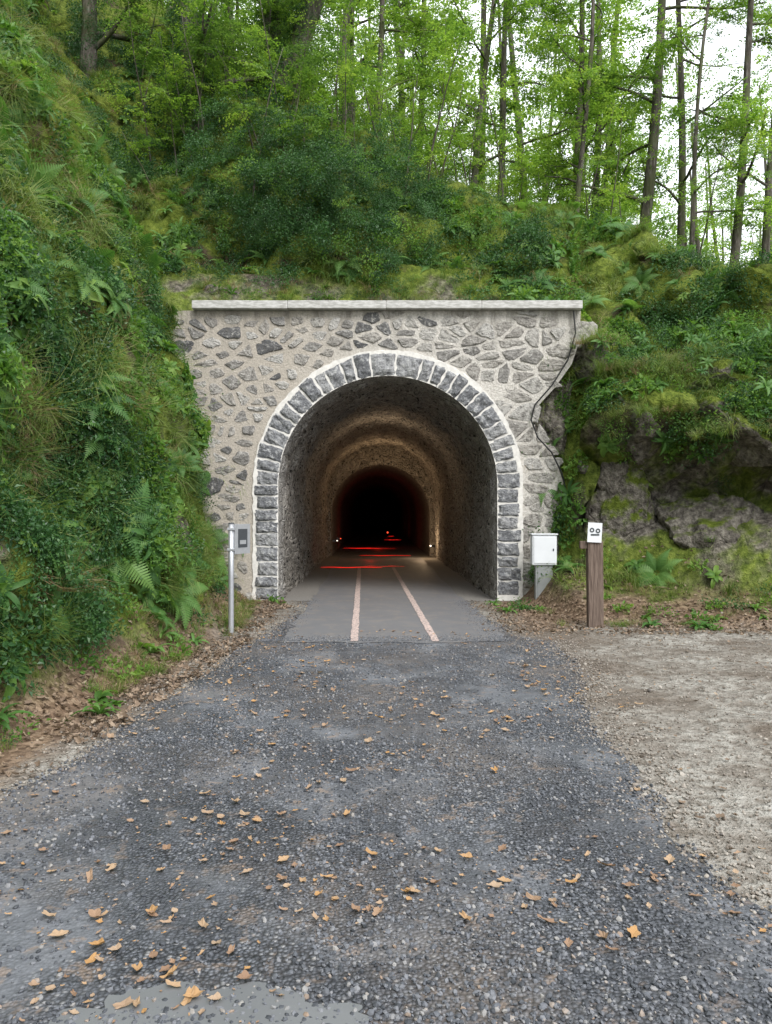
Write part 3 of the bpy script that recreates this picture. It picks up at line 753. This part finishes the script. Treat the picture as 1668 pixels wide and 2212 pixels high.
def lamp(i,x,y,z,mt,sgn,r=.03):
    bm=bmesh.new();bmesh.ops.create_uvsphere(bm,u_segments=12,v_segments=8,radius=r)
    me=bpy.data.meshes.new('lamp_bulb_%d'%i);bm.to_mesh(me);bm.free();me.materials.append(mt)
    o=bpy.data.objects.new('lamp_bulb_%d'%i,me);COL.objects.link(o);o.location=(x,y,z);o.parent=tunnel
    box('lamp_bracket_%d'%i,x+(0.02 if sgn>0 else -.14),x+(.14 if sgn>0 else -.02),y-.03,y+.05,z-.04,z+.04,met,.006,tunnel)
lamp(1,1.42,24.5,.42,lampm,1,.024);lamp(2,-1.62,25.5,.55,lampm,-1,.016);lamp(4,.1,45,.3,rlamp,1,.05);lamp(5,-1.62,27.5,.55,rlamp,-1,.018)
def plight(nm,loc,e,col,r=.08):
    l=bpy.data.lights.new(nm,'POINT');l.energy=e;l.color=col;l.shadow_soft_size=r
    o=bpy.data.objects.new(nm,l);COL.objects.link(o);o.location=loc;o.parent=tunnel
plight('warm_wall_lamp',(1.2,24.6,.6),26,(1,.70,.42))
plight('warm_lamp_bulkhead',(-.1,24.2,2.8),36,(1,.68,.38))
plight('warm_lamp_vault',(-.05,18.5,3.0),22,(1,.74,.48))
plight('red_glow',(-.5,24,.35),3,(1,.04,.02));plight('red_glow_far',(-.3,32,.4),4,(1,.04,.02))

# ---------------------------------------------------------------- rocks
def mossrock(name,t0,t1):
    rm,nt=newmat(name);g=N(nt);c=g.coord()
    geo=g.n('ShaderNodeNewGeometry');sn=g.n('ShaderNodeSeparateXYZ');g.l(geo.outputs['Normal'],sn.inputs[0])
    n1=g.noise(c,3.5,4,.7);n2=g.noise(c,11,4,.7)
    rk=g.ramp(n2,[(.3,(.045,.04,.035)),(.5,(.15,.135,.115)),(.7,(.32,.295,.25))])
    ms=g.ramp(n2,[(.3,(.05,.07,.012)),(.55,(.11,.145,.02)),(.7,(.18,.22,.04))])
    mk=g.math('ADD',g.math('MULTIPLY',sn.outputs[2],.4),n1)
    g.out(g.mix(g.ramp(mk,[(t0,0),(t1,1)]),rk,ms),.95,g.bump(n2,1,.1),.15);return rm
rm=mossrock('mossy_rock',.48,.66)
rd=mossrock('dry_rock',.70,.9)
def rockmesh(name,loc,sc,seed,mat,facet=.8,sub=5):
    bm=bmesh.new();bmesh.ops.create_icosphere(bm,subdivisions=sub,radius=1)
    co=np.array([v.co[:] for v in bm.verts])
    rr=random.Random(seed)
    for _ in range(14):
        d=np.array([rr.gauss(0,1) for _ in range(3)]);d/=np.linalg.norm(d);lim=rr.uniform(.45,.8)
        t=co@d;ex=np.clip(t-lim,0,None);co=co-ex[:,None]*d*.92
    nn=fbm(co[:,0]*1.8+seed,co[:,1]*1.8,co[:,2]*1.8,4,seed)*facet*.6+.12*fbm(co[:,0]*7,co[:,1]*7,co[:,2]*7,3,seed+3)
    co=co*(1+nn[:,None])
    for v,q in zip(bm.verts,co): v.co=Vector(q*np.array(sc))
    me=bpy.data.meshes.new(name);bm.to_mesh(me);bm.free();me.materials.append(mat)
    me.polygons.foreach_set('use_smooth',[True]*len(me.polygons))
    o=bpy.data.objects.new(name,me);COL.objects.link(o);o.location=loc;return o
out=empty('rock_outcrop')
RK=[((-3.1,14.0,5.1),(.85,.4,.5),rd),((-2.2,14.05,5.2),(.8,.4,.6),rd),((-1.4,14.1,5.15),(.7,.4,.6),rm),((-.6,14.0,5.0),(.6,.35,.4),rm),
 ((2.95,13.35,3.2),(.5,.3,.9),rd),((3.35,13.3,2.4),(.45,.35,.9),rm),((3.4,13.2,1.2),(.5,.45,1.0),rd),((3.65,13.3,4.0),(.5,.45,.6),rm),((3.3,13.2,4.5),(.3,.3,.4),rm),
 ((4.1,12.2,2.8),(.9,.8,.7),rm),((5.2,11.6,2.7),(1.2,.9,.65),rm),((4.9,12.3,3.4),(1.3,.9,.7),rm),((6.3,11.1,2.5),(1.0,.8,.7),rm),((3.9,12.5,1.5),(.7,.5,.9),rm),((5.0,11.9,1.1),(1.0,.5,.7),rd),((3.75,12.7,2.0),(.6,.5,.7),rd),((6.2,11.3,1.0),(.9,.5,.6),rd)]
for i,(l,s_,mt) in enumerate(RK):
    o=rockmesh('rock_%d'%(i+1),l,s_,i+3,mt);o.rotation_euler=(0,0,.2*i if i>9 else .05*i);o.parent=out
pts=[];dr=[]
for (x,y,z,r) in [(3.6,12.9,4.5,.5),(4.2,12.1,3.4,.8),(5.3,11.5,3.2,1.0),(5.2,12.2,3.95,1.0),(4.5,12.5,4.1,.8),(3.9,12.7,4.0,.5),(6.3,11.2,3.2,.9)]:
    for _ in range(int(110*r)):
        a=random.random()*6.28;q=r*random.random()**.5;pts.append((x+q*math.cos(a),y+q*math.sin(a)*.8-.1,z-q*q*.5-.12));dr.append((math.cos(a)*.5*q,math.sin(a)*.5*q-.35,1))
scatter('rock_grass',pts,align(dr),rng.uniform(.3,.75,len(pts)),rng.choice([0,1,2,2,2,3,4],len(pts)),C_grass)
pts=[];dr=[]
for _ in range(230):
    x=random.uniform(3.4,7.4);z=random.uniform(2.6,4.4);y=float(np.interp(x,[3.3,4,5,6.5,9],[12.25,11.7,11.0,10.3,9.5]))+ (z-2.4)*.35+random.uniform(-.35,.3)
    pts.append((x,y,z));dr.append((random.uniform(-.4,.4),-.7,.5))
scatter('shelf_plants',pts,align(dr),rng.uniform(.25,.7,len(pts)),rng.choice([2,2,1,3,6,0,4],len(pts)),C_clump)

vs=[];fs=[]
cp=[(3.2,4.88),(3.23,4.5),(3.1,4.05),(2.83,3.62),(2.55,3.3),(2.49,3.05),(2.6,2.75),(2.83,2.5),(3.0,2.15),(3.06,1.9),(3.02,1.6),(2.94,1.35),(2.95,1.1),(3.06,.85),(3.08,.5),(3.02,.15)]
cp=[(x-.05,z) for x,z in cp]
tube(vs,fs,[(x,12.92-.015*math.sin(i),z) for i,(x,z) in enumerate(cp)],[.013]*len(cp),6)
mesh_obj('wall_rock_seam',vs,fs,simple('seam_black',(.02,.02,.02),.6),True)  # dark tube added along the seam where wall meets rock; no cable there

# ---------------------------------------------------------------- street furniture
galv=simple('galvanised_steel',(.45,.46,.48),.45,.6,nscale=30,var=.15)
grey=simple('grey_plate',(.36,.37,.38),.5,.3);dk=simple('dark_print',(.05,.055,.06),.6)
wht=simple('white_enclosure',(.64,.66,.68),.45,nscale=4,var=.1);pg=simple('grey_pedestal',(.25,.26,.26),.6,nscale=10,var=.15)
sgn=empty('metal_post_sign')
vs=[];fs=[];tube(vs,fs,[(-1.9,9.44,-.1),(-1.9,9.44,.7),(-1.9,9.44,1.355)],[.034]*3,20);mesh_obj('pole',vs,fs,galv,True,parent=sgn)
vs=[];fs=[];tube(vs,fs,[(-1.9,9.44,1.355),(-1.9,9.44,1.37)],[.037,.03],20);mesh_obj('pole_cap',vs,fs,dk,True,parent=sgn)
R=math.radians(62)
def onpanel(nm,u0,u1,z0,z1,off,th,mt):
    cu=(u0+u1)/2;cxp=-1.865+math.cos(R)*cu+math.sin(R)*off;cyp=9.46+math.sin(R)*cu-math.cos(R)*off
    return box(nm,cxp-(u1-u0)/2,cxp+(u1-u0)/2,cyp-th/2,cyp+th/2,z0,z1,mt,.002,sgn,(0,0,R))
onpanel('sign_panel',0,.30,.98,1.35,0,.02,grey);onpanel('sign_print',.06,.24,1.06,1.29,.012,.004,dk);onpanel('sign_label',.09,.21,1.10,1.15,.0155,.003,grey)
for z in (1.04,1.29):
    box('clamp_%d'%int(z*100),-1.945,-1.855,9.40,9.485,z-.015,z+.015,galv,.004,sgn)
ub=empty('utility_cabinet')
box('cabinet_body',2.36,2.76,12.42,12.6,.64,1.13,wht,.018,ub,seg=3);box('cabinet_door',2.385,2.735,12.408,12.42,.67,1.10,wht,.006,ub)
box('cabinet_lid',2.345,2.775,12.40,12.62,1.13,1.15,wht,.006,ub);box('door_lock',2.69,2.71,12.40,12.409,.87,.91,dk,.002,ub)
box('pedestal',2.42,2.70,12.45,12.58,-.1,.64,pg,.01,ub);box('pedestal_panel',2.45,2.67,12.442,12.45,.05,.58,pg,.003,ub)
wp=empty('wooden_marker_post')
wood,nt=newmat('weathered_wood');g=N(nt);c=g.coord();a=g.noise(g.mapping(c,(30,30,2)),2,4,.6)
g.out(g.ramp(a,[(.3,(.075,.052,.042)),(.55,(.15,.112,.09)),(.75,(.23,.175,.145))]),.85,g.bump(a,.6,.01),.2)
box('post',2.63,2.83,10.0,10.12,-.1,1.12,wood,.012,wp,(0,math.radians(-.6),0))
box('post_side_block',2.53,2.64,10.03,10.09,1.02,1.12,wood,.01,wp)
box('sign_plate',2.615,2.80,9.975,9.985,1.105,1.36,wht,.003,wp,(0,math.radians(3),0))
for i,(a,b,z0,z1) in enumerate([(2.640,2.70,1.235,1.295),(2.715,2.78,1.225,1.285),(2.655,2.765,1.195,1.215)]):
    vs=[];fs=[];ccx=(a+b)/2;ccz=(z0+z1)/2
    if i<2:
        for k in range(20):
            t=k/20*6.283
            for r in (.014,.031): vs.append((ccx+math.cos(t)*r,9.972,ccz+math.sin(t)*r))
        for k in range(20): q=2*k;w2=2*((k+1)%20);fs.append((q,q+1,w2+1,w2))
        mesh_obj('pictogram_%d'%i,vs,fs,dk,parent=wp)
    else: box('pictogram_bar',a,b,9.970,9.973,z0,z1,dk,0,wp)

# ---------------------------------------------------------------- trees
bk,nt=newmat('bark');g=N(nt);c=g.coord();a=g.noise(g.mapping(c,(6,6,1.2)),3,4,.65);b=g.noise(c,1.2,3)
g.out(g.mix(g.ramp(b,[(.45,0),(.6,.7)]),g.ramp(a,[(.3,(.03,.026,.02)),(.6,(.12,.105,.09)),(.75,(.25,.24,.22))]),(.07,.085,.03)),.9,g.bump(a,.8,.04),.2)
def branch_path(p0,d,L,n=7,wig=.12,sag=0):
    p=Vector(p0);pts=[p.copy()];d=d.normalized()
    for i in range(n):
        d=(d+rv(wig)+Vector((0,0,sag))).normalized();p=p+d*(L/n);pts.append(p.copy())
    return pts
def tree(x,y,h,r,lean=(0,0),first=.3,nl=12,limb=2.6,spr=7,fol=(0,1,3,0),fscale=1.0,ivy=0,name='beech_tree'):
    z=float(height(x,y))-.3
    vs=[];fs=[];path=[];n=14
    wa=random.random()*6
    for i in range(n+1):
        t=i/n;path.append(Vector((x+lean[0]*t+.35*math.sin(t*5+wa)*t,y+lean[1]*t+.15*math.cos(t*4+wa)*t,z+h*t)))
    tube(vs,fs,path,[r*(1.25 if i==0 else 1)*(1-.78*i/n) for i in range(n+1)],10,.12)
    pts=[];rot=[];sc=[];idx=[]
    for k in range(nl):
        t=first+(1-first)*(k+random.random()*.8)/nl;i=min(n-1,int(t*n));p0=path[i].lerp(path[i+1],t*n-i)
        a=random.random()*6.283;d=Vector((math.cos(a),math.sin(a),random.uniform(.15,.8)))
        L=limb*(1.15-.7*t)*random.uniform(.6,1.2);bp=branch_path(p0,d,L,7,.16,-.02)
        r0=r*(1-.78*t)*.38
        tube(vs,fs,bp,[r0*(1-.8*q/7)+.006 for q in range(8)],5)
        subs=[bp]
        for _ in range(3):
            q=random.randint(2,6);bb=branch_path(bp[q],(bp[q]-bp[q-1]).normalized()+rv(.9),L*random.uniform(.3,.6),5,.2);subs.append(bb)
            tube(vs,fs,bb,[r0*.35*(1-.8*e/5)+.004 for e in range(6)],4)
        for bb in subs:
            for _ in range(max(1,spr//2 if bb is not bp else spr)):
                q=random.randint(len(bb)//2-1,len(bb)-1);pp=bb[q]+rv(.35);dd=(bb[q]-bb[max(q-1,0)])
                if pp.z>1.5+.78*pp.y: continue
                pts.append(pp);rot.append((random.gauss(0,.28),random.gauss(.05,.28),math.atan2(dd.y,dd.x)+random.uniform(-.9,.9)))
                sc.append(random.uniform(.6,1.15)*fscale);idx.append(random.choice(fol))
    ob=mesh_obj(name,vs,fs,bk,True)
    if pts: scatter('foliage',pts,rot,sc,idx,C_spray,ob)
    if ivy:
        pts=[];dr=[]
        for _ in range(ivy):
            t=random.random()*.7;i=int(t*n);p0=path[i].lerp(path[i+1],t*n-i);a=random.random()*6.28
            d=Vector((math.cos(a),math.sin(a),.2));pts.append(p0+d*(r*.9+random.random()*.25));dr.append(d)
        scatter('ivy',pts,align(dr),rng.uniform(.5,1,len(pts)),rng.choice([0,1,4],len(pts)),C_clump,ob)
    return ob
random.seed(21)
D_=(2,2,0,2)
tree(6.4,20,17,.17,(1.6,0),.2,14,2.8,6)
tree(5.0,20.5,15,.12,(.2,.3),.15,13,2.4,6)
tree(7.9,21,16,.13,(.4,.2),.25,12,2.4,4)
tree(8.1,18.6,15,.13,(1.5,0),.25,10,2.3,4)
tree(9.3,19.2,15,.12,(1.0,0),.2,10,2.2,4)
tree(5.8,22.5,15,.13,(1.0,.5),.15,12,2.6,6)
tree(4.6,19,12,.08,(.8,.5),.15,11,2.0,6)
tree(7.1,18.2,13,.07,(.9,0),.2,9,1.8,4)
tree(-1.0,24,14,.15,(0,0),.15,13,2.8,6)
tree(2.3,21,14,.11,(1.1,.4),.15,13,2.6,6)
tree(3.2,22.5,15,.12,(.9,0),.15,13,2.6,6)
tree(.9,23,14,.12,(.2,0),.15,13,2.7,6)
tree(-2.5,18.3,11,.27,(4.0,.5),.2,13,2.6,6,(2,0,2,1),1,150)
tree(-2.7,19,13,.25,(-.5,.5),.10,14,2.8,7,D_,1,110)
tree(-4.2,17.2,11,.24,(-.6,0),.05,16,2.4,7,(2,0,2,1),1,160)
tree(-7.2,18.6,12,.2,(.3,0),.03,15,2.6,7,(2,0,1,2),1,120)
tree(-.4,20.5,12,.1,(.5,0),.1,12,2.4,6,(0,2,3,1))
random.seed(33)
vs=[];fs=[];pts=[];rot=[];sc=[];idx=[]
for k in range(110):
    y=random.uniform(26,70);x=random.uniform(-.25*y-6,.62*y+3)
    z=float(height(x,y));h=random.uniform(12,20);r=random.uniform(.1,.2)
    ln=random.uniform(-1.5,1.5)
    path=[Vector((x+ln*t/6+random.uniform(-.1,.1),y,z-.4+h*t/6)) for t in range(7)]
    tube(vs,fs,path,[r*(1-.12*t) for t in range(7)],6,.1)
    right=x/y>.38
    for _ in range(26 if right else 46):
        t=random.uniform(.05,1.05);R_=3.2*(1-.5*abs(t-.5));a=random.random()*6.283;q=R_*random.random()**.6
        pts.append((x+ln*t+q*math.cos(a),y+q*math.sin(a),z+h*t));rot.append((random.gauss(0,.35),random.gauss(0,.35),random.random()*6.28))
        sc.append(random.uniform(1.2,2.2));idx.append(random.choice((0,1,3,0,1)))
dt=mesh_obj('distant_trees',vs,fs,bk,True)
scatter('foliage',pts,rot,sc,idx,C_spray,dt)
vs=[];fs=[];pts=[];rot=[];sc=[];idx=[]
for k in range(125):
    if k<85: x=random.uniform(-5,10.5);y=random.uniform(16,22)
    else: x=random.uniform(-6,1.5);y=random.uniform(15.5,19)
    z=float(height(x,y));h=random.uniform(1.2,3.6)
    bp=branch_path((x,y,z-.1),Vector((random.uniform(-.3,.3),-.15,1)),h,6,.12)
    tube(vs,fs,bp,[.025*(1-.13*t) for t in range(7)],5)
    for _ in range(9):
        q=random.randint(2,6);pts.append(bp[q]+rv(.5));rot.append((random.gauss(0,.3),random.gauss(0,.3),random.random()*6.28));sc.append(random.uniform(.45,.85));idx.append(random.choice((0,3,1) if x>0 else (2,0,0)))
us=mesh_obj('saplings',vs,fs,bk,True)
scatter('foliage',pts,rot,sc,idx,C_spray,us)

# ---------------------------------------------------------------- world, sun, camera
w=bpy.data.worlds.new('World');scene.world=w;w.use_nodes=True;nt=w.node_tree;nt.nodes.clear();g=N(nt)
sk=g.n('ShaderNodeTexSky');sk.sky_type='NISHITA';sk.sun_disc=False
el=math.radians(48);az=math.radians(155)
sk.sun_elevation=el;sk.sun_rotation=az;sk.air_density=1.0;sk.dust_density=3;sk.ozone_density=1
gc=g.coord('Generated')
cl=g.ramp(g.noise(gc,2.5,4,.6),[(.30,.6),(.6,1)])
skc=g.mix(cl,sk.outputs[0],(14.5,15.0,15.8))
bg=g.n('ShaderNodeBackground');bg.inputs[1].default_value=.15;g.l(skc,bg.inputs[0])
o=g.n('ShaderNodeOutputWorld');g.l(bg.outputs[0],o.inputs[0])
sl=bpy.data.lights.new('sun','SUN');sl.energy=3.2;sl.angle=math.radians(30);sl.color=(1,.975,.94)
so=bpy.data.objects.new('sun',sl);COL.objects.link(so)
dirv=Vector((math.sin(az)*math.cos(el),math.cos(az)*math.cos(el),math.sin(el)))
so.rotation_euler=dirv.to_track_quat('Z','Y').to_euler()
cam=bpy.data.cameras.new('camera');co=bpy.data.objects.new('camera',cam);COL.objects.link(co)
co.location=(0,0,1.5);co.rotation_euler=(math.radians(90),0,0)
cam.sensor_fit='VERTICAL';cam.sensor_height=36;cam.lens=27.05;cam.clip_end=1000;cam.clip_start=.05
scene.camera=co
scene.view_settings.view_transform='Standard'
try: scene.view_settings.look='None'
except: pass
scene.view_settings.exposure=0
